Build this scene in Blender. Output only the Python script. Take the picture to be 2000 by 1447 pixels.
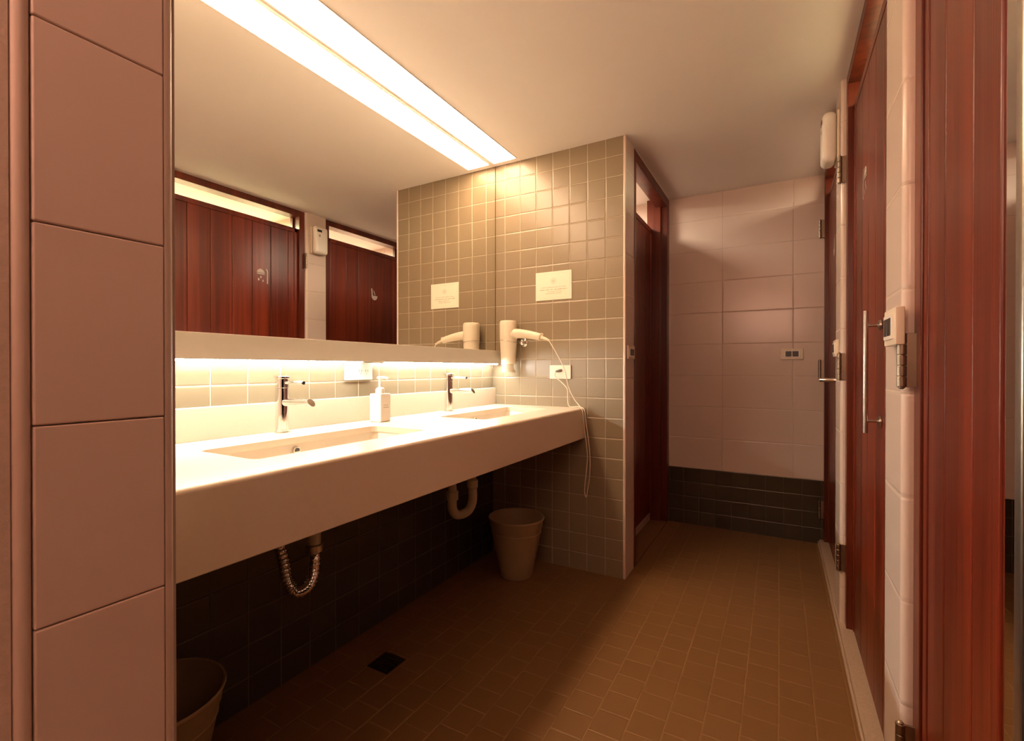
import bpy, bmesh, math, random
from mathutils import Vector, Matrix, Euler
random.seed(7)
D = bpy.data
for o in list(D.objects): D.objects.remove(o)
S = bpy.context.scene
C = S.collection
R = math.radians
PI = math.pi

# ------------------------------------------------------------------ camera, world, lights, exposure
cam_d = D.cameras.new('camera')
cam = D.objects.new('camera', cam_d); C.objects.link(cam)
cam.location = (0, 0, 1.0958)
cam.rotation_euler = (R(90 - .274), 0, R(29.45))
cam_d.sensor_width = 36
cam_d.lens = 925.3 / 2000 * 36
cam_d.clip_start = .01
S.camera = cam

W = D.worlds.new('world'); S.world = W; W.use_nodes = True
W.node_tree.nodes['Background'].inputs[0].default_value = (0, 0, 0, 1)
W.node_tree.nodes['Background'].inputs[1].default_value = 0

S.view_settings.view_transform = 'Standard'
S.view_settings.look = 'None'
S.view_settings.gamma = 1
S.view_settings.use_curve_mapping = False
S.view_settings.exposure = 0.38

H = 2.3                       # ceiling height
XW, XM = -1.497, -1.4797      # tiled wall behind the counter, mirror face
Y0, Y1, Y2 = .33, 2.4218, 3.5177   # near and far end of the niche, back wall
XL, XR = -.694, .222          # left corridor wall, right corridor piers
LAMP_COL = (1.0, .68, .43)
LAMP_STRENGTH = 22
LED_COL = (1.0, 1.0, .92)
LED_STRENGTH = 172

def area(name, loc, size, power, col, rot=(0, 0, 0), sy=None):
    l = D.lights.new(name, 'AREA'); l.energy = power; l.color = col
    l.shape = 'RECTANGLE'; l.size = size; l.size_y = sy or size
    o = D.objects.new(name, l); C.objects.link(o); o.location = loc; o.rotation_euler = rot
    return o
# ceiling lamps of the cubicles, then two unseen fill lights added behind the camera
area('cubicle_lamp', (.85, 1.95, 2.27), .5, 40, (1, 1.02, .60))
area('cubicle_lamp', (.85, 3.05, 2.27), .5, 25, (1, .84, .58))
area('cubicle_lamp', (-1.25, 3.0, 2.27), .3, 22, (1, .84, .62))
area('fill_light', (-.15, -1.38, 1.9), .8, 35, (1, .58, .40), (R(150), 0, 0))  # this and the next: fill added to lift pier, apron and back wall
area('fill_light', (1.3, -.35, 1.75), .6, 1.3, (1, .52, .29), (0, R(95), R(-20)))

# ------------------------------------------------------------------ node helpers
def new_mat(name):
    m = D.materials.new(name); m.use_nodes = True
    return m, m.node_tree.nodes, m.node_tree.links, m.node_tree.nodes['Principled BSDF']

def mth(N, L, op, a, b=None, c=None):
    n = N.new('ShaderNodeMath'); n.operation = op
    for i, v in enumerate((a, b, c)):
        if v is None: continue
        if isinstance(v, (int, float)): n.inputs[i].default_value = v
        else: L.new(v, n.inputs[i])
    return n.outputs[0]

def sstep(N, L, v, lo, hi):
    n = N.new('ShaderNodeMapRange'); n.interpolation_type = 'SMOOTHSTEP'
    L.new(v, n.inputs[0]); n.inputs[1].default_value = lo; n.inputs[2].default_value = hi
    return n.outputs[0]

def mixc(N, L, f, a, b):
    n = N.new('ShaderNodeMix'); n.data_type = 'RGBA'
    if isinstance(f, (int, float)): n.inputs[0].default_value = f
    else: L.new(f, n.inputs[0])
    for k, v in ((6, a), (7, b)):
        if isinstance(v, tuple): n.inputs[k].default_value = (*v, 1)
        else: L.new(v, n.inputs[k])
    return n.outputs[2]

def simple(name, col, rough=.5, metal=0, emis=None, est=0, coat=0, noise=0, nscale=40, bump=0):
    m, N, L, B = new_mat(name)
    B.inputs['Base Color'].default_value = (*col, 1)
    B.inputs['Roughness'].default_value = rough
    B.inputs['Metallic'].default_value = metal
    if coat: B.inputs['Coat Weight'].default_value = coat; B.inputs['Coat Roughness'].default_value = .08
    if emis:
        B.inputs['Emission Color'].default_value = (*emis, 1); B.inputs['Emission Strength'].default_value = est
    if noise or bump:
        tc = N.new('ShaderNodeTexCoord'); nz = N.new('ShaderNodeTexNoise')
        L.new(tc.outputs['Object'], nz.inputs['Vector']); nz.inputs['Scale'].default_value = nscale
        nz.inputs['Detail'].default_value = 6
        if noise:
            L.new(mixc(N, L, nz.outputs['Fac'], tuple(c * (1 - noise) for c in col), tuple(min(1, c * (1 + noise)) for c in col)), B.inputs['Base Color'])
        if bump:
            b = N.new('ShaderNodeBump'); b.inputs['Distance'].default_value = bump; b.inputs['Strength'].default_value = 1
            L.new(nz.outputs['Fac'], b.inputs['Height']); L.new(b.outputs[0], B.inputs['Normal'])
    return m

def tile(name, c1, c2, grout, ax, size, org, gw=.003, rough=.3, running=False, depth=.0012, tilt=.0006, round_=.004, band=None, spec=.5, grough=.8):
    """ax: which object axes the tiling runs along; band=(z, other material parameters) paints a second tiling below z"""
    m, N, L, B = new_mat(name)
    tc = N.new('ShaderNodeTexCoord'); sp = N.new('ShaderNodeSeparateXYZ'); L.new(tc.outputs['Object'], sp.inputs[0])
    def grid(size, org, c1, c2, grout, gw, tilt, running, round_, depth):
        u = mth(N, L, 'DIVIDE', mth(N, L, 'SUBTRACT', sp.outputs[ax[0]], org[0]), size[0])
        v = mth(N, L, 'DIVIDE', mth(N, L, 'SUBTRACT', sp.outputs[ax[1]], org[1]), size[1])
        iu = mth(N, L, 'FLOOR', u)
        if running:
            v = mth(N, L, 'ADD', v, mth(N, L, 'MULTIPLY', mth(N, L, 'PINGPONG', iu, 1), .5))
        iv = mth(N, L, 'FLOOR', v)
        fu = mth(N, L, 'FRACT', u); fv = mth(N, L, 'FRACT', v)
        du = mth(N, L, 'MULTIPLY', mth(N, L, 'MINIMUM', fu, mth(N, L, 'SUBTRACT', 1, fu)), size[0])
        dv = mth(N, L, 'MULTIPLY', mth(N, L, 'MINIMUM', fv, mth(N, L, 'SUBTRACT', 1, fv)), size[1])
        d = mth(N, L, 'MINIMUM', du, dv)
        isT = sstep(N, L, d, gw * .38, gw * .62)
        cb = N.new('ShaderNodeCombineXYZ'); L.new(iu, cb.inputs[0]); L.new(iv, cb.inputs[1])
        wn = N.new('ShaderNodeTexWhiteNoise'); wn.noise_dimensions = '3D'; L.new(cb.outputs[0], wn.inputs['Vector'])
        ws = N.new('ShaderNodeSeparateColor'); L.new(wn.outputs['Color'], ws.inputs[0])
        col = mixc(N, L, ws.outputs[2], c1, c2)
        nz = N.new('ShaderNodeTexNoise'); L.new(tc.outputs['Object'], nz.inputs['Vector']); nz.inputs['Scale'].default_value = 18; nz.inputs['Detail'].default_value = 4
        gcol = mixc(N, L, nz.outputs['Fac'], tuple(g * .6 for g in grout), tuple(min(1, g * 1.35) for g in grout))
        col = mixc(N, L, isT, gcol, col)
        h = mth(N, L, 'MULTIPLY', sstep(N, L, d, gw * .35, gw * .5 + round_), depth)
        t1 = mth(N, L, 'MULTIPLY', mth(N, L, 'MULTIPLY', mth(N, L, 'SUBTRACT', fu, .5), mth(N, L, 'SUBTRACT', ws.outputs[0], .5)), tilt * 2)
        t2 = mth(N, L, 'MULTIPLY', mth(N, L, 'MULTIPLY', mth(N, L, 'SUBTRACT', fv, .5), mth(N, L, 'SUBTRACT', ws.outputs[1], .5)), tilt * 2)
        h = mth(N, L, 'ADD', h, mth(N, L, 'MULTIPLY', mth(N, L, 'ADD', t1, t2), isT))
        return col, h, isT
    col, h, isT = grid(size, org, c1, c2, grout, gw, tilt, running, round_, depth)
    if band:
        z, p = band
        col2, h2, isT2 = grid(**p)
        f = mth(N, L, 'LESS_THAN', sp.outputs[2], z)
        col = mixc(N, L, f, col, col2)
        mx = N.new('ShaderNodeMix'); L.new(f, mx.inputs[0]); L.new(h, mx.inputs[2]); L.new(h2, mx.inputs[3]); h = mx.outputs[0]
        mx = N.new('ShaderNodeMix'); L.new(f, mx.inputs[0]); L.new(isT, mx.inputs[2]); L.new(isT2, mx.inputs[3]); isT = mx.outputs[0]
    L.new(col, B.inputs['Base Color'])
    mr = N.new('ShaderNodeMapRange'); L.new(isT, mr.inputs[0]); mr.inputs[3].default_value = grough; mr.inputs[4].default_value = rough
    L.new(mr.outputs[0], B.inputs['Roughness'])
    B.inputs['Specular IOR Level'].default_value = spec
    b = N.new('ShaderNodeBump'); b.inputs['Distance'].default_value = 1; b.inputs['Strength'].default_value = 1
    L.new(h, b.inputs['Height']); L.new(b.outputs[0], B.inputs['Normal'])
    return m

def wood(name, dark, light, plank=.14, org=0.0, rough=.33, axis=1):
    m, N, L, B = new_mat(name)
    tc = N.new('ShaderNodeTexCoord'); sp = N.new('ShaderNodeSeparateXYZ'); L.new(tc.outputs['Object'], sp.inputs[0])
    i = mth(N, L, 'FLOOR', mth(N, L, 'DIVIDE', mth(N, L, 'SUBTRACT', sp.outputs[axis], org), plank))
    wn = N.new('ShaderNodeTexWhiteNoise'); wn.noise_dimensions = '1D'; L.new(i, wn.inputs['W'])
    ob = N.new('ShaderNodeObjectInfo')
    mp = N.new('ShaderNodeMapping'); mp.inputs['Scale'].default_value = (24, 24, .7)
    L.new(tc.outputs['Object'], mp.inputs[0])
    cb = N.new('ShaderNodeCombineXYZ'); L.new(mth(N, L, 'MULTIPLY', wn.outputs['Value'], 9), cb.inputs[0]); L.new(mth(N, L, 'MULTIPLY', i, 3.7), cb.inputs[2])
    L.new(cb.outputs[0], mp.inputs['Location'])
    nz = N.new('ShaderNodeTexNoise'); nz.inputs['Scale'].default_value = 1; nz.inputs['Detail'].default_value = 7; nz.inputs['Distortion'].default_value = .7
    L.new(mp.outputs[0], nz.inputs['Vector'])
    mp2 = N.new('ShaderNodeMapping'); mp2.inputs['Scale'].default_value = (240, 240, 3); L.new(tc.outputs['Object'], mp2.inputs[0])
    n2 = N.new('ShaderNodeTexNoise'); n2.inputs['Scale'].default_value = 1; n2.inputs['Detail'].default_value = 3; L.new(mp2.outputs[0], n2.inputs['Vector'])
    f = mth(N, L, 'ADD', mth(N, L, 'MULTIPLY', sstep(N, L, nz.outputs['Fac'], .25, .78), .75), mth(N, L, 'MULTIPLY', mth(N, L, 'SUBTRACT', n2.outputs['Fac'], .5), .5))
    f = mth(N, L, 'ADD', f, mth(N, L, 'MULTIPLY', mth(N, L, 'SUBTRACT', wn.outputs['Value'], .5), .45))
    f = mth(N, L, 'MAXIMUM', mth(N, L, 'MINIMUM', f, 1), 0)
    L.new(mixc(N, L, f, dark, light), B.inputs['Base Color'])
    B.inputs['Roughness'].default_value = rough
    B.inputs['Specular IOR Level'].default_value = .5
    b = N.new('ShaderNodeBump'); b.inputs['Distance'].default_value = .0004; b.inputs['Strength'].default_value = .6
    L.new(n2.outputs['Fac'], b.inputs['Height']); L.new(b.outputs[0], B.inputs['Normal'])
    return m

# ------------------------------------------------------------------ materials
BR1, BR2, BRG = (.245, .188, .118), (.258, .198, .124), (.50, .42, .31)
WH1, WH2, WHG = (.66, .54, .47), (.68, .56, .49), (.56, .45, .37)
FL1, FL2, FLG = (.205, .105, .037), (.215, .11, .04), (.29, .165, .068)
mat = {}
mat['brown_xz'] = tile('brown tile', BR1, BR2, BRG, (0, 2), (.1023, .1055), (-.8, 1.465), tilt=.0007, rough=.31, gw=.0026)
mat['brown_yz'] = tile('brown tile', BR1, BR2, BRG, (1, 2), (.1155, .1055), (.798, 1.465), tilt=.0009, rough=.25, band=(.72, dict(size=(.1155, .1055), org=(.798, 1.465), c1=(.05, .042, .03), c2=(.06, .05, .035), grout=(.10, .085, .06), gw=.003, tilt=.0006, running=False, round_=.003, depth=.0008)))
DK = dict(size=(.102, .1), org=(-.69, .395), c1=(.045, .036, .022), c2=(.052, .04, .025), grout=(.10, .08, .05), gw=.003, tilt=.0006, running=False, round_=.003, depth=.0008)
mat['back'] = tile('white wall tile over dark plinth tile', WH1, WH2, WHG, (0, 2), (.4145, .2165), (-.339, .395), gw=.0025, rough=.22, depth=.0007, tilt=.0005, band=(.395, DK))
mat['white_y'] = tile('white wall tile', WH1, WH2, WHG, (1, 2), (3.0, .2165), (-.9, .395), gw=.0035, rough=.25, depth=.0009, tilt=.0006, round_=.006)
mat['white_x'] = tile('white wall tile', WH1, WH2, WHG, (0, 2), (.4145, .2165), (-.339, .395), gw=.0025, rough=.25, depth=.0007, tilt=.0006, band=(.395, DK))
DKY = dict(DK); DKY['size'] = (.1, .1); DKY['org'] = (0, .395)
mat['cub_y'] = tile('cubicle wall tile', WH1, WH2, WHG, (1, 2), (.4145, .2165), (.0, .395), gw=.0025, rough=.25, depth=.0007, tilt=.0006, band=(.395, DKY))
mat['floor'] = tile('brown floor tile', FL1, FL2, FLG, (0, 1), (.101, .1005), (-.0005, 1.913), gw=.003, rough=.42, running=True, depth=.0008, tilt=.0007, round_=.003, spec=.3)
mat['white'] = simple('white glazed trim', (.70, .57, .48), .22, noise=.03, nscale=6)
mat['pier'] = simple('cream glazed tile', (.67, .50, .43), .42, noise=.04, nscale=5)
mat['grout'] = simple('tile grout', (.5, .38, .3), .9)
mat['plaster'] = simple('rough beige plaster', (.62, .46, .38), .9, noise=.12, nscale=120, bump=.0015)
mat['ceiling'] = simple('painted ceiling', (.92, .89, .86), .75, noise=.02, nscale=3)
mat['door'] = wood('red brown door wood', (.10, .012, .004), (.25, .036, .012), org=1.561)
mat['frame'] = wood('red brown frame wood', (.08, .012, .005), (.20, .034, .012), plank=.05, rough=.3)
mat['stone'] = simple('cream solid surface', (.80, .67, .52), .25, noise=.03, nscale=90, coat=.2)
mat['basin'] = simple('glazed cream ceramic', (.82, .73, .60), .12, coat=.5)
mat['fascia'] = simple('pale grey laminate', (.62, .56, .47), .5, noise=.03, nscale=4)
mat['mirror'] = simple('silvered mirror', (.93, .93, .90), 0.0, 1)
mat['edge'] = simple('dark mirror edge', (.10, .08, .05), .4)
mat['chrome'] = simple('polished chrome', (.82, .80, .78), .08, 1)
mat['steel'] = simple('brushed steel', (.55, .50, .44), .32, 1, noise=.1, nscale=60)
mat['bronze'] = simple('dull hinge metal', (.30, .24, .18), .4, 1, noise=.15, nscale=50)
mat['plastic'] = simple('cream plastic', (.78, .68, .53), .35)
mat['plastic_w'] = simple('white plastic', (.85, .80, .72), .3)
mat['dark'] = simple('black plastic', (.02, .018, .015), .3)
mat['grey'] = simple('grey plastic', (.25, .22, .2), .4)
mat['sill'] = simple('pale terrazzo sill', (.50, .38, .28), .4, noise=.25, nscale=160)
mat['pvc'] = simple('pale pvc', (.52, .45, .30), .4)
mat['bin'] = simple('beige plastic bin', (.38, .27, .15), .45)
mat['paper'] = simple('laminated cream card', (.80, .76, .62), .3)
mat['ink'] = simple('faded ink', (.42, .36, .24), .6)
mat['ink2'] = simple('pale printed border', (.62, .60, .45), .6)
mat['sticker'] = simple('pale grey sticker', (.55, .48, .42), .4)
mat['lamp'] = simple('lamp diffuser', (.9, .85, .7), .6, emis=LAMP_COL, est=LAMP_STRENGTH)
mat['led'] = simple('led strip', (.9, .85, .7), .6, emis=LED_COL, est=LED_STRENGTH)
mat['clear'] = simple('translucent nozzle', (.85, .75, .58), .25)
mat['clear'].node_tree.nodes['Principled BSDF'].inputs['Transmission Weight'].default_value = .6
mat['black'] = simple('dark painted panel', (.012, .009, .008), .5)

# ------------------------------------------------------------------ mesh helpers
def bx(bm, x0, y0, z0, x1, y1, z1, bev=0, seg=2, mi=0):
    r = bmesh.ops.create_cube(bm, size=1)
    vs = r['verts']
    for v in vs:
        v.co = Vector(((x0 + x1) / 2 + v.co.x * (x1 - x0), (y0 + y1) / 2 + v.co.y * (y1 - y0), (z0 + z1) / 2 + v.co.z * (z1 - z0)))
    fs = set(f for v in vs for f in v.link_faces)
    for f in fs: f.material_index = mi
    if bev:
        es = list(set(e for v in vs for e in v.link_edges))
        r = bmesh.ops.bevel(bm, geom=es, offset=bev, segments=seg, affect='EDGES', profile=.5)
        for f in r['faces']: f.material_index = mi
    return bm

def tube(bm, pts, r, n=10, closed=False, cap=True):
    pts = [Vector(p) for p in pts]
    if not isinstance(r, (list, tuple)): r = [r] * len(pts)
    rings = []; up = None
    for i, p in enumerate(pts):
        a = pts[i - 1] if (i > 0 or closed) else p
        b = pts[(i + 1) % len(pts)] if (i < len(pts) - 1 or closed) else p
        t = (b - a).normalized()
        if up is None:
            up = Vector((0, 0, 1)) if abs(t.z) < .9 else Vector((1, 0, 0))
        s = t.cross(up).normalized(); up = s.cross(t).normalized()
        rings.append([bm.verts.new(p + (s * math.cos(2 * PI * k / n) + up * math.sin(2 * PI * k / n)) * r[i]) for k in range(n)])
    m = len(rings)
    for i in range(m if closed else m - 1):
        A, B = rings[i], rings[(i + 1) % m]
        for k in range(n):
            bm.faces.new((A[k], A[(k + 1) % n], B[(k + 1) % n], B[k])).smooth = True
    if cap and not closed:
        bm.faces.new(rings[0][::-1]); bm.faces.new(rings[-1])
    return bm

def lathe(bm, prof, c=(0, 0), n=32, cap0=True, cap1=True):
    rings = []
    for r, z in prof:
        rings.append([bm.verts.new((c[0] + r * math.cos(2 * PI * k / n), c[1] + r * math.sin(2 * PI * k / n), z)) for k in range(n)])
    for A, B in zip(rings, rings[1:]):
        for k in range(n):
            bm.faces.new((A[k], A[(k + 1) % n], B[(k + 1) % n], B[k])).smooth = True
    if cap0: bm.faces.new(rings[0][::-1])
    if cap1: bm.faces.new(rings[-1])
    return bm

def bez(ps, n=12):
    """Catmull-Rom through ps"""
    ps = [Vector(p) for p in ps]; q = [ps[0]] + ps + [ps[-1]]; out = []
    for i in range(1, len(q) - 2):
        for k in range(n):
            t = k / n
            a, b, c, d = q[i - 1], q[i], q[i + 1], q[i + 2]
            out.append(.5 * ((2 * b) + (c - a) * t + (2 * a - 5 * b + 4 * c - d) * t * t + (3 * b - a - 3 * c + d) * t ** 3))
    out.append(ps[-1]); return out

def obj(name, bm, mats, parent=None, smooth=None, fix=True):
    if isinstance(mats, str): mats = [mats]
    if fix: bmesh.ops.recalc_face_normals(bm, faces=bm.faces)
    me = D.meshes.new(name); bm.to_mesh(me); bm.free()
    for k in mats: me.materials.append(mat[k])
    o = D.objects.new(name, me); C.objects.link(o)
    if smooth:
        for p in me.polygons: p.use_smooth = True
        me.set_sharp_from_angle(angle=R(smooth))
        if smooth <= 40:
            wn = o.modifiers.new('weighted', 'WEIGHTED_NORMAL'); wn.keep_sharp = True; wn.weight = 100
    if parent: o.parent = parent
    return o

def tag(o, label, cat, group=None, kind=None):
    if label: o['label'] = label
    if cat: o['category'] = cat
    if group: o['group'] = group
    if kind: o['kind'] = kind
    return o

def thing(name, label, cat, loc=(0, 0, 0), rot=(0, 0, 0), group=None, kind=None):
    o = D.objects.new(name, None); C.objects.link(o); o.location = loc; o.rotation_euler = rot
    o.empty_display_size = .05
    return tag(o, label, cat, group, kind)

def struct(name, bm, mats, label, cat, **k):
    return tag(obj(name, bm, mats, **k), label, cat, kind='structure')

def B(): return bmesh.new()

def copy_tree(o, parent=None):
    c = o.copy(); C.objects.link(c); c.parent = parent
    for ch in [x for x in D.objects if x.parent == o]: copy_tree(ch, c)
    return c

# ------------------------------------------------------------------ room shell
YB = -1.5                      # lobby wall behind the camera
b = bx(B(), -2.2, YB - .1, -.1, 1.5, Y2 + .1, 0)
struct('floor', b, 'floor', 'brown square tiled floor running down the narrow corridor', 'floor')
b = bx(B(), -2.2, YB - .1, H, 1.5, Y2 + .1, H + .1)
struct('ceiling', b, 'ceiling', 'smooth painted ceiling over the washbasins and corridor', 'ceiling')
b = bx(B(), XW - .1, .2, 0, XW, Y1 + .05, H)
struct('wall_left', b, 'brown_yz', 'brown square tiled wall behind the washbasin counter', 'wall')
# partition closing the niche: brown tiles towards the basins, white tiles at its corridor end
b = B(); bx(b, XW - .1, Y1, 0, XL - .004, 2.586, H)
b.faces.ensure_lookup_table()
for f in b.faces:
    if f.calc_center_median().x > XL - .01: f.material_index = 1
struct('wall_niche_far', b, ['brown_xz', 'white_y'], 'brown tiled partition with hair dryer and notice card', 'wall')
b = B(); bx(b, XL - .012, Y1 - .003, 0, XL + .002, Y1 + .009, H, .005, 3)
struct('trim_1', b, 'white', 'pale rounded tile edge at the corner of the brown partition', 'trim', smooth=40)
b = B(); bx(b, XL - .006, Y1 + .0095, .0, XL, 2.586, H)
struct('trim_2', b, 'white_y', 'white tiled end face of the brown partition', 'trim')
# near pier: big cream tiles with rounded corners
b = B(); bx(b, XW - .1, .172, 0, XL - .009, Y0, H)
struct('wall_niche_near', b, 'grout', 'cream tiled pier closing the near end of the niche', 'wall')
b = B()
zz = [.0, .1535, .373, .5935, .8135, 1.0335, 1.2535, 1.4735, 1.6935, 1.9135, 2.1335, 2.3]
for z0, z1 in zip(zz, zz[1:]):
    bx(b, XL - .009, .1892, z0 + .0006, XL, .3133, z1 - .0006, .0022, 3)
struct('trim_3', b, 'pier', 'stacked cream glazed tiles on the nearest pier', 'tile', smooth=35)
def bead(y0, y1, name, label, m='pier'):
    bm = B(); n = 8; r = (y1 - y0)
    prof = [(XL - .02, y0), (XL - .0005, y0)]
    for k in range(1, n + 1):
        a = PI / 2 * k / n; prof.append((XL - .0005 - .011 * (1 - math.cos(a)) * 1.0, y0 + r * math.sin(a)))
    prof.append((XL - .02, y0 + r))
    lo = [bm.verts.new((x, y, 0)) for x, y in prof]; hi = [bm.verts.new((x, y, H)) for x, y in prof]
    for i in range(len(prof)): bm.faces.new((lo[i], lo[(i + 1) % len(prof)], hi[(i + 1) % len(prof)], hi[i]))
    bm.faces.new(lo[::-1]); bm.faces.new(hi)
    return struct(name, bm, m, label, 'trim', smooth=35)
bead(.3139, .327, 'trim_4', 'rounded cream tile edge beside the mirror and counter')
b = B()
tube(b, [(XL - .0085, .1805, 0), (XL - .0085, .1805, H)], .0085, 20)
struct('trim_5', b, 'pier', 'half round cream tile bead at the left picture edge', 'trim', smooth=60)
b = bx(B(), XL - .1, YB, 0, XL - .003, .172, H)
struct('wall_lobby_left', b, 'plaster', 'rough beige plaster wall left of the nearest pier', 'wall')
b = bx(B(), -2.2, YB - .1, 0, 1.5, YB, H)
struct('wall_lobby_back', b, 'plaster', 'plain plaster wall behind the camera', 'wall')
b = bx(B(), -2.2, Y2, 0, 1.5, Y2 + .1, H)
struct('wall_back', b, 'back', 'white tiled end wall with dark tiled plinth at the corridor end', 'wall')

# right wall: tiled piers between the doors, lintels, wall beside the near door
def pier(y0, y1, name, label, far_round=True):
    """pier with rounded vertical corners, plan extruded to the ceiling"""
    bm = B(); r = .014; n = 6
    pl = [(.33, y0), (XR + r, y0)]
    for k in range(n + 1):
        a = PI / 2 * k / n; pl.append((XR + r - r * math.sin(a), y0 + r - r * math.cos(a)))
    pl += [(XR, y1 - .004), (XR + .004, y1), (.33, y1)]
    seen = []; 
    for p in pl:
        if not seen or (abs(p[0] - seen[-1][0]) + abs(p[1] - seen[-1][1])) > 1e-5: seen.append(p)
    pl = seen
    lo = [bm.verts.new((x, y, 0)) for x, y in pl]; hi = [bm.verts.new((x, y, H)) for x, y in pl]
    for i in range(len(pl)): bm.faces.new((lo[i], lo[(i + 1) % len(pl)], hi[(i + 1) % len(pl)], hi[i]))
    bm.faces.new(lo[::-1]); bm.faces.new(hi)
    return struct(name, bm, 'white_y', label, 'wall', smooth=40)
PA = (2.405, 2.59); PB = (1.256, 1.435)
pier(*PA, 'wall_right_far', 'narrow white tiled pier below the air freshener between two doors')
pier(*PB, 'wall_right_near', 'white tiled pier with the switch plate beside the nearest door')
b = bx(B(), .2485, .62, 0, .33, .7535, H)
struct('wall_lobby_right', b, 'black', 'dark wall end at the right picture edge', 'wall')
# cubicle partitions and outer walls
b = B()
for y0, y1 in ((.62, .74), (1.26, 1.40), (2.44, 2.57)): bx(b, .33, y0, 0, 1.4, y1, H)
struct('wall_cubicles', b, 'white_x', 'tiled partitions between the cubicles on the right', 'wall')
b = bx(B(), 1.3, .6, 0, 1.4, Y2, H)
struct('wall_right', b, 'cub_y', 'tiled outer wall inside the right cubicles', 'wall')
b = bx(B(), -1.95, 2.586, 0, -1.85, Y2, H)
struct('wall_cubicle_left', b, 'cub_y', 'tiled wall inside the left cubicle', 'wall')
b = bx(B(), -1.85, 2.586, 0, -.84, 2.60, H)
struct('wall_cubicle_side', b, 'white_x', 'tiled side wall inside the left cubicle', 'wall')
# floor sill along the right doors
b = B(); bx(b, XR - .004, .7535, 0, .30, Y2, .028, .004, 2)
bx(b, XR - .012, .7535, 0, XR - .004, Y2, .016, .003, 2)
struct('baseboard_right', b, 'sill', 'pale raised sill running under the right hand doors', 'sill', smooth=40)
b = B(); bx(b, -.86, 2.60, 0, XL + .002, 3.5177, .012, .003, 2)
struct('baseboard_left', b, 'floor', 'tiled raised threshold of the left cubicle door', 'sill')

# ------------------------------------------------------------------ doors
def hinge(parent, x, y, z, side=1, h=.11):
    """knuckle barrel with a leaf going into the rebate"""
    bm = B(); k = 5; hh = h / k
    for i in range(k):
        lathe(bm, [(.0078, z - h / 2 + i * hh + .0008), (.0085, z - h / 2 + i * hh + .002), (.0085, z - h / 2 + (i + 1) * hh - .002), (.0078, z - h / 2 + (i + 1) * hh - .0008)], (x, y), 16)
    lathe(bm, [(.003, z - h / 2 - .004), (.006, z - h / 2 - .001), (.006, z + h / 2 + .001), (.003, z + h / 2 + .004)], (x, y), 12)
    hg = obj('hinge', bm, 'bronze', parent, smooth=25)
    bm = B(); bx(bm, x + .002, y - .0035, z - h / 2, x + .030, y + .0005, z + h / 2, .0008, 1)
    for i in range(3): lathe(bm, [(.003, 0), (.003, .001)], (0, 0), 8)
    # screws sit on the leaf plate
    bmesh.ops.delete(bm, geom=[v for v in bm.verts if abs(v.co.x) < .01 and abs(v.co.y) < .01], context='VERTS')
    obj('hinge_leaf', bm, 'bronze', hg)
    return hg

def leaf(parent, y0, y1, z0, z1, x=.262, th=.036, pw=.14, start=None, sgn=1, m='door'):
    """tongue and groove door leaf facing -x (sgn 1) or +x (sgn -1)"""
    bm = B(); st = .028
    xs = sorted((x, x + sgn * th))
    bx(bm, min(x + sgn * .006, x + sgn * th), y0 + .002, z0, max(x + sgn * .006, x + sgn * th), y1 - .002, z1 - .006)
    cuts = []; y = start if start is not None else y0 + .046
    while y < y1 - .03:
        cuts.append(y); y += pw
    cuts = [y0 + st] + [c for c in cuts if c > y0 + st + .02] + [y1 - st]
    for a, c in zip(cuts, cuts[1:]):
        bx(bm, *( (x, a + .0006, z0 + .002, x + .012, c - .0006, z1 - .034) if sgn > 0 else (x - .012, a + .0006, z0 + .002, x, c - .0006, z1 - .034)), .0045, 2)
    e = x - sgn * .002
    for a, c in ((y0, y0 + st), (y1 - st, y1)):
        l, r = sorted((e, e + sgn * th)); bx(bm, l, a, z0, r, c, z1 - .001, .004, 2)
    l, r = sorted((e, e + sgn * th)); bx(bm, l, y0, z1 - .034, r, y1, z1, .004, 2)
    return obj('door_leaf', bm, m, parent, smooth=40)

def frame(parent, y0, y1, x0=.240, x1=.33, w=.045, zb=2.255, hd=True, far=True, near=True):
    bm = B()
    if near: bx(bm, x0, y0, .028, x1, y0 + w, H, .003, 2); 
    if far: bx(bm, x0, y1 - w, .028, x1, y1, H, .003, 2)
    if near: bx(bm, x0 + .062, y0 + w - .002, .028, x1, y0 + w + .014, zb, .002, 1)
    if far: bx(bm, x0 + .062, y1 - w - .014, .028, x1, y1 - w + .002, zb, .002, 1)
    if hd: bx(bm, x0, y0 + w - .001, zb, x1, y1 - w + .001, H, .003, 2)
    return obj('door_frame', bm, 'frame', parent, smooth=40)

def bar_handle(parent, x, y, z0, z1, zp, face=.262):
    bm = tube(B(), [(x, y, z0), (x, y, z1)], .0065, 16)
    h = obj('pull_handle', bm, 'steel', parent, smooth=50)
    for z in zp:
        bm = tube(B(), [(x, y, z), (face, y, z)], .0045, 12); obj('handle_post', bm, 'steel', h, smooth=50)
        bm = tube(B(), [(face - .010, y, z), (face - .007, y, z), (face - .002, y, z)], [.009, .015, .016], 18); obj('handle_rosette', bm, 'steel', h, smooth=50)
    return h

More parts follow.
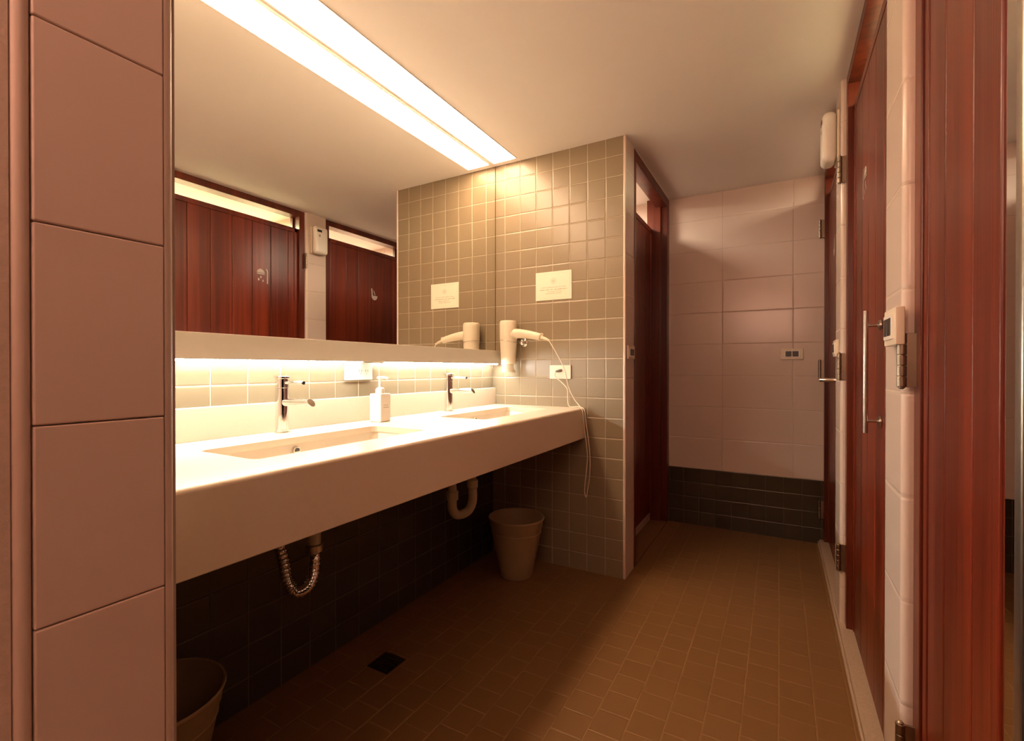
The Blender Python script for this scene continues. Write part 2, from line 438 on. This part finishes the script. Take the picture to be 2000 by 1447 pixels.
# door_1: nearest on the right (narrow), door_2 shower, door_3 toilet, door_4 left cubicle
d1 = thing('door_1', 'nearest reddish plank door on the right, only three planks wide', 'door', kind='structure')
frame(d1, .834, PB[0], x0=.241, zb=2.255, near=False, hd=True, w=.050)
leaf(d1, .834, PB[0] - .052, .034, 2.165, x=.247, pw=.1345, start=.940)
hy = PB[0] - .018
for z in (1.112, .312, 1.95): hinge(d1, XR - .004, hy, z)
d2 = thing('door_2', 'middle reddish plank door with shower sticker and long bar handle', 'door', kind='structure')
frame(d2, PB[1], PA[0])
leaf(d2, PB[1] + .047, PA[0] - .047, .034, 2.165, start=1.581)
for z in (1.925, 1.103, .303): hinge(d2, XR - .004, PA[0] - .002, z)
bar_handle(d2, .224, 1.753, .902, 1.267, (1.223, .939))
d3 = thing('door_3', 'farthest reddish plank door on the right with toilet sticker', 'door', kind='structure')
frame(d3, PA[1], Y2)
leaf(d3, PA[1] + .047, Y2 - .047, .034, 2.165, start=2.685)
for z in (1.96, 1.09, .217): hinge(d3, XR - .004, Y2 - .012, z)
bm = tube(B(), [(.264, 2.69, 1.04), (.262, 2.69, 1.04), (.254, 2.69, 1.04), (.254, 2.69, 1.04), (.168, 2.69, 1.04), (.165, 2.69, 1.04)], [.018, .018, .017, .009, .0095, .006], 16)
obj('door_knob', bm, 'chrome', d3, smooth=50)

# left cubicle door
d4 = thing('door_4', 'dark plank door of the left cubicle beside the brown partition', 'door', kind='structure')
bm = B(); YA, YZ = 2.586, Y2
bx(bm, XL - .110, YZ - .065, .012, XL + .003, YZ, H - .006, .003, 2)
bx(bm, XL - .135, YZ - .085, .012, XL - .040, YZ - .060, H - .006, .003, 2)
bx(bm, XL - .135, YA, .012, XL + .003, YA + .035, H - .006, .003, 2)
bx(bm, XL - .075, YA + .034, 2.235, XL + .003, YZ - .064, H - .006, .003, 2)
obj('door_frame', bm, 'frame', d4, smooth=40)
leaf(d4, YA + .04, YZ - .088, .075, 2.085, x=XL - .10, sgn=-1, start=YA + .09)
bm = B(); bx(bm, XL - .150, YA + .04, .012, XL - .11, YZ - .066, .060, .003, 2)
obj('door_sill', bm, 'white', d4, smooth=40)
bm = bx(B(), XL - .09, YA, H - .006, XL + .004, YZ, H - .0005); 
struct('trim_6', bm, 'white', 'thin pale line between the left door header and ceiling', 'trim')

# door stickers (flat vinyl cut-outs on the door face)
def flat(bm, pts, x, t=.0006):
    lo = [bm.verts.new((x, y, z)) for y, z in pts]; hi = [bm.verts.new((x - t, y, z)) for y, z in pts]
    n = len(pts)
    for i in range(n): bm.faces.new((lo[i], lo[(i + 1) % n], hi[(i + 1) % n], hi[i]))
    bm.faces.new(lo[::-1]); bm.faces.new(hi)
def ell(cy, cz, ry, rz, a0=0, a1=2 * PI, n=18):
    return [(cy + ry * math.cos(a0 + (a1 - a0) * k / n), cz + rz * math.sin(a0 + (a1 - a0) * k / n)) for k in range(n + (0 if abs(a1 - a0 - 2 * PI) < 1e-6 else 1))]
bm = B(); cy, cz = 2.075, 1.762; xf = .2615
flat(bm, ell(cy - .012, cz + .012, .030, .030, 0.12, PI - .12), xf)
flat(bm, [(cy - .042, cz + .004), (cy + .018, cz + .004), (cy + .015, cz + .012), (cy - .039, cz + .012)], xf)
for dy, dz in ((-.012, -.016), (-.028, -.034), (.004, -.040)): flat(bm, ell(cy + dy, cz + dz, .0055, .009), xf)
arc = ell(cy + .018, cz + .028, .024, .024, 2.4, 0, 10); arc2 = ell(cy + .018, cz + .028, .016, .016, 0, 2.4, 10)
flat(bm, arc[5:] + arc2[:6], xf)
flat(bm, [(cy + .034, cz + .028), (cy + .042, cz + .028), (cy + .042, cz - .058), (cy + .034, cz - .058)], xf)
tag(obj('door_sticker', bm, 'sticker'), 'pale shower head symbol on the middle door', 'sticker')
bm = B(); cy, cz = 3.147, 1.768
flat(bm, [(cy - .036, cz + .050), (cy - .022, cz + .050), (cy - .016, cz - .012), (cy - .030, cz - .012)], xf)
flat(bm, ell(cy + .004, cz - .012, .036, .040, PI, 2 * PI), xf)
flat(bm, [(cy - .008, cz + .034), (cy - .002, cz + .036), (cy + .016, cz - .004), (cy + .008, cz - .006)], xf)
tag(obj('door_sticker', bm, 'sticker'), 'pale toilet symbol on the farthest right door', 'sticker')

# ------------------------------------------------------------------ mirror, ledge, lights
t = thing('wall_mirror', 'large frameless mirror filling the wall above the washbasins', 'mirror', (XM, Y0, 1.18))
obj('mirror_glass', bx(B(), -.010, .0015, 0, 0, Y1 - Y0 - .006, H - 1.18 - .001), 'mirror', t)
obj('mirror_backing', bx(B(), XW - XM + .0005, .001, 0, -.0102, Y1 - Y0 - .001, H - 1.18 - .0005), 'edge', t)
obj('mirror_edge', bx(B(), -.010, Y1 - Y0 - .0055, 0, .0004, Y1 - Y0 - .0015, H - 1.18 - .001), 'edge', t)
b = B(); bx(b, XM + .0005, Y0, 1.122, -1.4372, Y1 - .0005, 1.1985, .0015, 2)
bx(b, XW + .001, Y0, 1.140, XM, Y1 - .0005, 1.179)
tag(obj('mirror_ledge', b, 'fascia'), 'long pale grey ledge along the bottom of the mirror', 'ledge')
def led(y0, y1, label):
    t = thing('led_strip', label, 'light', (-1.450, y0, 1.1224), group='lamps under the mirror ledge')
    bm = bx(B(), -.004, .01, -.0010, .004, y1 - y0 - .01, .0010)
    bmesh.ops.rotate(bm, verts=bm.verts, matrix=Matrix.Rotation(R(-42), 3, 'Y'), cent=(0, 0, 0))
    bmesh.ops.translate(bm, verts=bm.verts, vec=(-.001, 0, -.0028))
    obj('glowing_strip', bm, 'led', t)
    bm = bx(B(), -.0105, 0, -.0050, -.0085, y1 - y0, -.0004)
    obj('strip_housing', bm, 'plastic_w', t)
    for y in (0, y1 - y0 - .01):
        obj('end_cap', bx(B(), -.0084, y, -.0050, .005, y + .01, -.0004, .0008, 1), 'plastic_w', t)
led(.42, 1.36, 'glowing light strip under the mirror ledge near the first tap')
led(1.46, 2.40, 'glowing light strip under the mirror ledge near the hair dryer')
t = thing('ceiling_light', 'long white recessed strip light along the mirror', 'light', (-1.389, Y0 + .02, H))
LL = 2.377 - Y0 - .02
obj('lamp_diffuser', bx(B(), -.074, .004, -.004, .074, LL - .004, -.002), 'lamp', t)
bm = B()
bx(bm, -.078, 0, -.0045, -.0742, LL, -.0003); bx(bm, .0742, 0, -.0045, .078, LL, -.0003)
bx(bm, -.0742, 0, -.0045, .0742, .0038, -.0003); bx(bm, -.0742, LL - .0038, -.0045, .0742, LL, -.0003)
obj('lamp_frame', bm, 'ceiling', t)

# full length strip mirror and rail at the right picture edge
t = thing('strip_mirror', 'narrow upright mirror strip with metal edge at the right picture edge', 'mirror', (.2475, .7535, 0))
obj('mirror_glass', bx(B(), .001, .0425, .03, .006, .0795, H - .002), 'mirror', t)
obj('mirror_backing', bx(B(), .0062, .01, .03, .03, .0795, H - .002), 'edge', t)
obj('metal_edge', bx(B(), -.0008, .0205, .03, .006, .0423, H - .002, .003, 4), 'steel', t, smooth=60)
obj('dark_edge', bx(B(), .0, .0005, .03, .006, .0203, H - .002, .001, 1), 'black', t)

# ------------------------------------------------------------------ counter with basins
XC, ZT, ZB = -.914, .8826, .719
BW = (-1.305, -1.062); BY = ((.665, 1.275), (1.655, 2.262))
def rr(x0, x1, y0, y1, r, n=6):
    out = []
    for cx, cy, a in ((x1 - r, y1 - r, 0), (x0 + r, y1 - r, PI / 2), (x0 + r, y0 + r, PI), (x1 - r, y0 + r, 1.5 * PI)):
        for k in range(n + 1): out.append((cx + r * math.cos(a + PI / 2 * k / n), cy + r * math.sin(a + PI / 2 * k / n)))
    return out
t = thing('vanity_counter', 'long cream counter with two sunken basins under the mirror', 'counter', (0, 0, 0))
b = B(); es = []
def loop(bm, pts, z):
    vs = [bm.verts.new((x, y, z)) for x, y in pts]
    return vs, [bm.edges.new((vs[i], vs[(i + 1) % len(vs)])) for i in range(len(vs))]
YC0, YC1 = Y0 + .001, Y1 - .001
rx = .010
_, e = loop(b, [(XW + .001, YC0), (XC - rx, YC0), (XC - rx, YC1), (XW + .001, YC1)], ZT); es += e
for y0, y1 in BY:
    _, e = loop(b, rr(BW[0], BW[1], y0, y1, .022), ZT); es += e
bmesh.ops.triangle_fill(b, edges=es, use_beauty=True)
ext = bmesh.ops.extrude_face_region(b, geom=list(b.faces))
for v in [g for g in ext['geom'] if isinstance(g, bmesh.types.BMVert)]: v.co.z -= .02
obj('countertop', b, 'stone', t)
# front apron with rounded top and slightly rounded lower edge
b = B(); n = 8
pr = [(XC - rx - .0, ZT)] + [(XC - rx + rx * math.sin(PI / 2 * k / n), ZT - rx + rx * math.cos(PI / 2 * k / n)) for k in range(1, n + 1)] + [(XC, ZB + .002), (XC - .002, ZB), (XC - .022, ZB), (XC - .022, ZT - .021), (XC - rx, ZT - .02)]
lo = [b.verts.new((x, YC0, z)) for x, z in pr]; hi = [b.verts.new((x, YC1, z)) for x, z in pr]
for i in range(len(pr)): b.faces.new((lo[i], lo[(i + 1) % len(pr)], hi[(i + 1) % len(pr)], hi[i]))
b.faces.new(lo[::-1]); b.faces.new(hi)
obj('apron', b, 'stone', t, smooth=30)
obj('backsplash', bx(B(), XW + .0005, YC0, ZT, -1.477, YC1, .981, .002, 2), 'stone', t)

def basin(y0, y1, label):
    yc = (y0 + y1) / 2; xc = (BW[0] + BW[1]) / 2
    t = thing('wash_basin', label, 'basin', (xc, yc, 0), group=None)
    hw, hl = (BW[1] - BW[0]) / 2, (y1 - y0) / 2
    b = B(); rings = []
    lv = [(hw + .018, hl + .018, ZT - .0205, .03), (hw + .004, hl + .004, ZT - .0205, .024), (hw + .002, hl + .001, ZT - .028, .024), (hw - .004, hl - .016, ZT - .06, .03),
          (hw - .010, hl - .05, ZT - .10, .04), (hw - .030, hl - .09, ZT - .122, .05), (hw - .07, hl - .16, ZT - .130, .04), (.024, .024, ZT - .134, .0235)]
    outer = [(hw + .018, hl + .018, ZT - .024, .03), (hw + .010, hl + .012, ZT - .035, .03), (hw + .006, hl - .002, ZT - .07, .035), (hw, hl - .03, ZT - .115, .05), (hw - .03, hl - .08, ZT - .142, .05), (.03, .03, ZT - .15, .029)]
    for w_, l_, z, r in lv: rings.append([b.verts.new((x, y, z)) for x, y in rr(-w_, w_, -l_, l_, r)])
    orr = [[b.verts.new((x, y, z)) for x, y in rr(-w_, w_, -l_, l_, r)] for w_, l_, z, r in outer]
    m = len(rings[0])
    allr = rings[::-1] + orr
    for A, Bq in zip(allr, allr[1:]):
        for k in range(m): b.faces.new((A[k], A[(k + 1) % m], Bq[(k + 1) % m], Bq[k])).smooth = True
    b.faces.new(rings[-1]); b.faces.new(orr[-1])
    obj('bowl', b, 'basin', t, smooth=50)
    b = B(); lathe(b, [(.021, ZT - .1335), (.021, ZT - .131), (.014, ZT - .1305), (.012, ZT - .1325)], n=24); obj('drain', b, 'chrome', t, smooth=40)
    # overflow opening on the wall side
    b = B(); bm2 = tube(b, [(-hw + .0015, -.022, .842), (-hw + .0075, -.022, .8415)], [.0125, .0115], 20)
    o = obj('overflow_ring', bm2, 'steel', t, smooth=40)
    b = tube(B(), [(-hw + .0070, -.022, .8415), (-hw + .0079, -.022, .8413)], .0088, 20); obj('overflow_hole', b, 'dark', o)
basin(*BY[0], 'cream rectangular basin sunk below the nearest tap')
basin(*BY[1], 'cream rectangular basin sunk below the farther tap by the dryer')

def faucet(x, y, label):
    t = thing('basin_tap', label, 'tap', (x, y, ZT + .0003), group=None)
    obj('base_ring', lathe(B(), [(.026, 0), (.026, .003), (.0215, .0045)], n=28), 'chrome', t, smooth=40)
    obj('tap_body', lathe(B(), [(.0205, .0045), (.0205, .147)], n=28), 'chrome', t, smooth=40)
    obj('tap_cap', lathe(B(), [(.0195, .1475), (.021, .149), (.021, .178), (.0255, .180), (.0255, .186), (.023, .1875)], n=28), 'chrome', t, smooth=40)
    s = obj('spout', tube(B(), [(.012, 0, .101), (.028, 0, .101), (.122, 0, .1035), (.150, 0, .104)], [.0125, .0125, .0125, .0125], 22), 'chrome', t, smooth=50)
    # slanted open outlet at the spout end
    me = s.data
    for v in me.vertices:
        if v.co.x > .14: v.co.x -= (v.co.z - .104) * .75 + .004
    oo = obj('outlet', tube(B(), [(.1495, 0, .104), (.1503, 0, .104)], .0105, 18), 'bronze', s)
    for v in oo.data.vertices: v.co.x -= (v.co.z - .104) * .75 + .004
    h = obj('lever', tube(B(), [(.016, 0, .166), (.060, 0, .166), (.106, 0, .166)], [.0052, .005, .0055], 14), 'chrome', t, smooth=50)
    obj('lever_tip', tube(B(), [(.106, 0, .166), (.110, 0, .166)], .0056, 14), 'dark', h)
    return t
faucet(-1.432, .99, 'chrome tap of the nearer basin, left of the soap bottle')
faucet(-1.432, 1.895, 'chrome tap of the farther basin, near the corner')

# soap bottle (square, pump top), turned a little
t = thing('soap_bottle', 'white square pump bottle of soap between the two taps', 'bottle', (-1.395, 1.395, ZT + .0004), (0, 0, R(3)))
bm = bx(B(), -.029, -.029, 0, .029, .029, .112, .004, 3); obj('bottle', bm, 'plastic_w', t, smooth=40)
obj('collar', lathe(B(), [(.018, .112), (.018, .128), (.013, .134), (.009, .136)], n=24), 'plastic_w', t, smooth=40)
p = obj('pump', lathe(B(), [(.006, .134), (.006, .168), (.013, .170), (.013, .178), (.008, .181)], n=20), 'plastic_w', t, smooth=40)
obj('nozzle', tube(B(), [(-.004, 0, .175), (.018, 0, .1765), (.040, 0, .172)], [.0058, .005, .0035], 12), 'plastic_w', p, smooth=50)
bm = B()
for z, n_, y0 in ((.064, 4, -.012), (.055, 6, -.014)):
    for k in range(n_):
        y = y0 + k * .0055 * (1 if n_ == 6 else 1.2)
        bx(bm, .0290, y, z, .0293, y + .0030, z + (.005 if k % 2 else .0035))
obj('printed_label', bm, 'ink', t)

# ------------------------------------------------------------------ sockets and switches
def plate(name, label, cat, loc, rot, w, h, d, mt='plastic', group=None):
    t = thing(name, label, cat, loc, rot, group)
    obj('cover_plate', bx(B(), -w / 2, -d, -h / 2, w / 2, 0, h / 2, .0025, 2), mt, t, smooth=40)
    return t
# local frame: -y points out of the wall
t = plate('wall_socket', 'white double socket plate below the mirror ledge by the soap', 'socket', (XW + .0005, 1.372, 1.084), (0, 0, R(90)), .142, .072, .010, 'plastic_w')
bm = B()
for cx in (.005, .038):
    for q in (-.006, .006): bx(bm, cx + q - .001, -.0108, -.004, cx + q + .001, -.0099, .006)
    bx(bm, cx - .0015, -.0108, -.012, cx + .0015, -.0099, -.009)
obj('socket_slots', bm, 'grey', t)
t = plate('wall_socket', 'cream socket plate on the brown partition with dryer plug in it', 'socket', (-1.057, Y1 - .0005, 1.075), (0, 0, 0), .127, .076, .009)
bm = B()
for q in (-.005, .007): bx(bm, q - .001, -.0098, .004, q + .001, -.0089, .014)
obj('socket_slots', bm, 'grey', t)
def switch(label, cat, loc, rot, w=.124, h=.071, d=.014, nm='light_switch'):
    t = thing(nm, label, cat, loc, rot)
    obj('cover_plate', bx(B(), -w / 2, -d * .8, -h / 2, w / 2, 0, h / 2, .003, 2), 'plastic', t, smooth=40)
    obj('inner_frame', bx(B(), -w * .36, -d, -h * .34, w * .36, -d * .5, h * .34, .002, 2), 'plastic_w', t, smooth=40)
    for k in (-1, 1):
        obj('rocker', bx(B(), k * w * .155 - w * .135, -d - .001, -h * .24, k * w * .155 + w * .135, -d + .001, h * .24, .0012, 1), 'dark', t)
    return t
switch('double switch plate on the white tiled end wall', 'switch', (.069, Y2 - .0005, 1.187), (0, 0, 0))
switch('double switch plate on the pier beside the bar handle', 'switch', (XR - .0005, 1.285, 1.183), (0, 0, R(-90)), .118, .078, .020)
switch('small switch plate on the far pier below the air freshener', 'switch', (XR - .0005, 2.50, 1.182), (0, 0, R(-90)), .11, .072, .017)
switch('switch plate on the white end of the brown partition', 'switch', (XL + .0005, 2.50, 1.18), (0, 0, R(90)), .12, .072, .014)

# air freshener high on the far pier
t = thing('air_freshener', 'white air freshener box high on the pier between two doors', 'dispenser', (XR - .0005, 2.503, 2.095), (0, 0, R(-90)))
bm = bx(B(), -.060, -.010, -.105, .060, 0, .105, .004, 2); obj('back_plate', bm, 'plastic', t, smooth=40)
bm = bx(B(), -.061, -.064, -.107, .061, -.010, .107, .024, 6); obj('cover', bm, 'plastic_w', t, smooth=60)
o = obj('vent', bx(B(), .004, -.0655, .060, .046, -.0638, .078, .0006, 1), 'dark', t)
obj('indicator', bx(B(), .018, -.0650, .024, .030, -.0638, .040, .0004, 1), 'grey', t)

# ------------------------------------------------------------------ notice card
t = thing('notice_card', 'cream framed notice card on the brown tiles above the hair dryer', 'sign', (-1.1005, Y1 - .0005, 1.557))
w, h = .219, .158
obj('card', bx(B(), -w / 2, -.003, -h / 2, w / 2, 0, h / 2, .0006, 1), 'paper', t)
bm = B(); iw, ih, q = w / 2 - .011, h / 2 - .011, .0012
for a in ((-iw, -ih, iw, -ih + q), (-iw, ih - q, iw, ih), (-iw, -ih, -iw + q, ih), (iw - q, -ih, iw, ih)):
    bx(bm, a[0], -.0034, a[1], a[2], -.0029, a[3])
obj('printed_border', bm, 'ink2', t)
bm = B()
n = 20
for rad, wd in ((.015, .0016), (.009, .0012)):
    for k in range(n):
        a0, a1 = 2 * PI * k / n, 2 * PI * (k + .78) / n
        v = [bm.verts.new((r_ * math.cos(a), -.0035, .026 + r_ * math.sin(a))) for r_, a in ((rad, a0), (rad + wd, a0), (rad + wd, a1), (rad, a1))]
        bm.faces.new(v)
for k in range(5):
    a = PI / 2 + 2 * PI * k / 5
    bx(bm, .005 * math.cos(a) - .0018, -.0036, .026 + .005 * math.sin(a) - .0022, .005 * math.cos(a) + .0018, -.0029, .026 + .005 * math.sin(a) + .0022)
obj('emblem', bm, 'ink', t, fix=False)
bm = B(); rnd = random.Random(3)
for z, x0, x1, hh in ((-.008, -.078, .078, .0034), (-.021, -.082, .082, .0050), (-.033, -.034, .052, .0034), (-.043, -.046, .046, .0034)):
    x = x0
    while x < x1:
        l = rnd.uniform(.0018, .0036)
        bx(bm, x, -.0035, z - hh / 2, x + l, -.0029, z + hh / 2 * rnd.choice((1, 1, .5)))
        x += l + (.0012 if rnd.random() > .17 else .005)
obj('printed_lines', bm, 'ink', t)

# ------------------------------------------------------------------ hair dryer on its holder, cord and plug
dx, dy = -1.352, 2.352
t = thing('hair_dryer', 'cream hair dryer hanging in a chrome ring on the brown tiles', 'hair dryer', (dx, dy, 1.12))
obj('body', lathe(B(), [(.040, 0), (.0425, .03), (.047, .10), (.0495, .14), (.050, .165), (.0505, .222), (.049, .240), (.044, .246), (.040, .2465)], n=36), 'plastic', t, smooth=40)
obj('nozzle', lathe(B(), [(.036, .004), (.033, -.015), (.034, -.03), (.043, -.047), (.0415, -.047), (.032, -.030)], n=30, cap0=False, cap1=False), 'clear', t, smooth=60)
bm = B()
tube(bm, bez([(.030, .0, .170), (.060, -.002, .172), (.11, -.004, .167), (.165, -.006, .157), (.212, -.008, .146)], 6), [.046, .041, .036, .033, .030, .0275, .027, .0265, .026, .0255, .025, .0245, .024, .0235, .023, .0225, .022, .0215, .021, .0205, .020, .0195, .019, .018, .013], 20)
hd = obj('handle', bm, 'plastic', t, smooth=60)
obj('cord_guard', tube(B(), bez([(.208, -.008, .147), (.235, -.009, .138), (.262, -.010, .126)], 5), [.010] * 3 + [.008] * 4 + [.006] * 4, 12), 'plastic', hd, smooth=60)
bm = B(); tube(bm, [(.213 + .010 * math.cos(a), -.008, .160 + .007 * math.sin(a)) for a in [2 * PI * k / 14 for k in range(14)]], .002, 8, closed=True)
obj('hanging_loop', bm, 'plastic', hd, smooth=60)
# cord: over the counter edge, hanging loop, back up to the plug
P0 = Vector((dx + .260, dy - .010, 1.12 + .127))
cord = [P0, (-1.045, 2.345, 1.17), (-1.005, 2.352, 1.09), (-.985, 2.358, 1.00), (-.955, 2.362, .935), (-.915, 2.352, .893), (-.900, 2.350, .868), (-.897, 2.36, .80), (-.892, 2.38, .70), (-.890, 2.395, .62), (-.900, 2.402, .54), (-.910, 2.405, .44), (-.902, 2.405, .405), (-.895, 2.405, .43), (-.880, 2.40, .52), (-.876, 2.395, .62), (-.882, 2.385, .72), (-.892, 2.38, .80), (-.900, 2.376, .872), (-.93, 2.380, .8895), (-.985, 2.385, .8875), (-1.000, 2.392, .905), (-1.005, 2.398, .945), (-1.01, 2.40, .985), (-1.045, 2.402, 1.02), (-1.075, 2.398, 1.045), (-1.080, 2.392, 1.065), (-1.068, 2.388, 1.080)]
cd = obj('power_cord', tube(B(), bez(cord, 8), .0026, 8), 'plastic', t, smooth=60); cd.location = -t.location
pg = obj('plug', tube(B(), [(0, 0, 0), (0, -.016, -.001), (-.012, -.030, -.004), (-.018, -.033, -.004)], [.009, .0085, .006, .004], 12), 'grey', cd, smooth=60); pg.location = (-1.052, Y1 - .0095, 1.083)
# holder: wall rosette, ball joint and wire ring
t = thing('dryer_holder', 'chrome wall bracket with ring holding the hair dryer', 'holder', (-1.287, Y1 - .0005, 1.243))
obj('wall_rosette', tube(B(), [(0, 0, 0), (0, -.004, 0), (0, -.008, 0)], [.024, .024, .018], 28), 'chrome', t, smooth=40)
obj('ball_joint', tube(B(), [(0, -.006 - .018 * (1 - math.cos(PI * k / 10)), 0) for k in range(11)], [max(.001, .018 * math.sin(PI * k / 10)) for k in range(11)], 20), 'chrome', t, smooth=60)
bm = B(); rr_ = .0525
tube(bm, [(dx + 1.287 + rr_ * math.cos(a), dy - Y1 + rr_ * math.sin(a), .006 + .010 * math.cos(a + 2.6)) for a in [2 * PI * k / 40 for k in range(40)]], .0016, 8, closed=True)
tube(bm, [(0, -.030, 0), (-.012, -.034, .002), (-.020, -.042, .004)], .0025, 8)
obj('wire_ring', bm, 'steel', t, smooth=60)

# ------------------------------------------------------------------ pipes under the counter
t = thing('basin_trap', 'pale and chrome flexible drain pipe under the nearer basin', 'pipe', (-1.215, .945, 0))
obj('tail_pipe', tube(B(), [(0, 0, .732), (0, 0, .565)], .0185, 20), 'pvc', t, smooth=50)
obj('nut', lathe(B(), [(.021, .570), (.0255, .567), (.0255, .548), (.020, .545)], n=20), 'steel', t, smooth=40)
path = bez([(0, 0, .55), (0, -.002, .49), (-.012, -.012, .445), (-.040, -.03, .428), (-.068, -.042, .46), (-.082, -.046, .52), (-.11, -.048, .575), (-.18, -.048, .60), (-.278, -.048, .60)], 14)
obj('corrugated_hose', tube(B(), path, [.0165 + .0022 * math.sin(i * 2.1) for i in range(len(path))], 16), 'chrome', t, smooth=60)
t = thing('basin_trap', 'pale plastic bottle trap under the farther basin', 'pipe', (-1.262, 1.855, 0))
obj('tail_pipe', tube(B(), [(0, 0, .732), (0, 0, .56)], .0175, 20), 'pvc', t, smooth=50)
obj('nut', lathe(B(), [(.020, .573), (.026, .568), (.026, .535), (.021, .53)], n=20), 'pvc', t, smooth=40)
obj('trap_bend', tube(B(), bez([(0, 0, .54), (0, 0, .47), (-.012, -.022, .425), (-.04, -.065, .415), (-.05, -.09, .45), (-.05, -.09, .52), (-.06, -.09, .565), (-.12, -.09, .58), (-.232, -.09, .58)], 8), .021, 18), 'pvc', t, smooth=60)
obj('nut', tube(B(), [(-.05, -.09, .49), (-.05, -.09, .53)], .027, 18), 'pvc', t, smooth=40)

# ------------------------------------------------------------------ bins, floor drain
def bin_(loc, label):
    t = thing('waste_bin', label, 'bin', loc)
    b = lathe(B(), [(.080, 0), (.084, .006), (.106, .115), (.107, .118), (.136, .262), (.139, .266), (.1405, .292), (.147, .300), (.149, .306), (.147, .311), (.143, .309), (.134, .262), (.104, .115), (.082, .010), (.078, .008)], n=48)
    obj('bucket', b, 'bin', t, smooth=50)
    obj('base_seam', lathe(B(), [(.1305, .232), (.1325, .235), (.1325, .238), (.1312, .240)], n=48, cap0=False, cap1=False), 'bin', t, smooth=50)
    return t
bin_((-1.215, 2.20, .0005), 'beige tapered waste bin on the floor in the far niche corner')
bin_((-1.305, .565, .0005), 'beige waste bin cut off by the nearest pier, bottom left')
t = thing('floor_drain', 'dark square floor drain under the counter', 'drain', (-1.27, 1.30, .0003))
obj('rim', bx(B(), -.05, -.05, 0, .05, .05, .002, .0008, 1), 'black', t)
bm = B()
for k in range(7): bx(bm, -.042, -.040 + k * .0125, .0021, .042, -.040 + k * .0125 + .006, .0030)
obj('grate', bm, 'bronze', t)
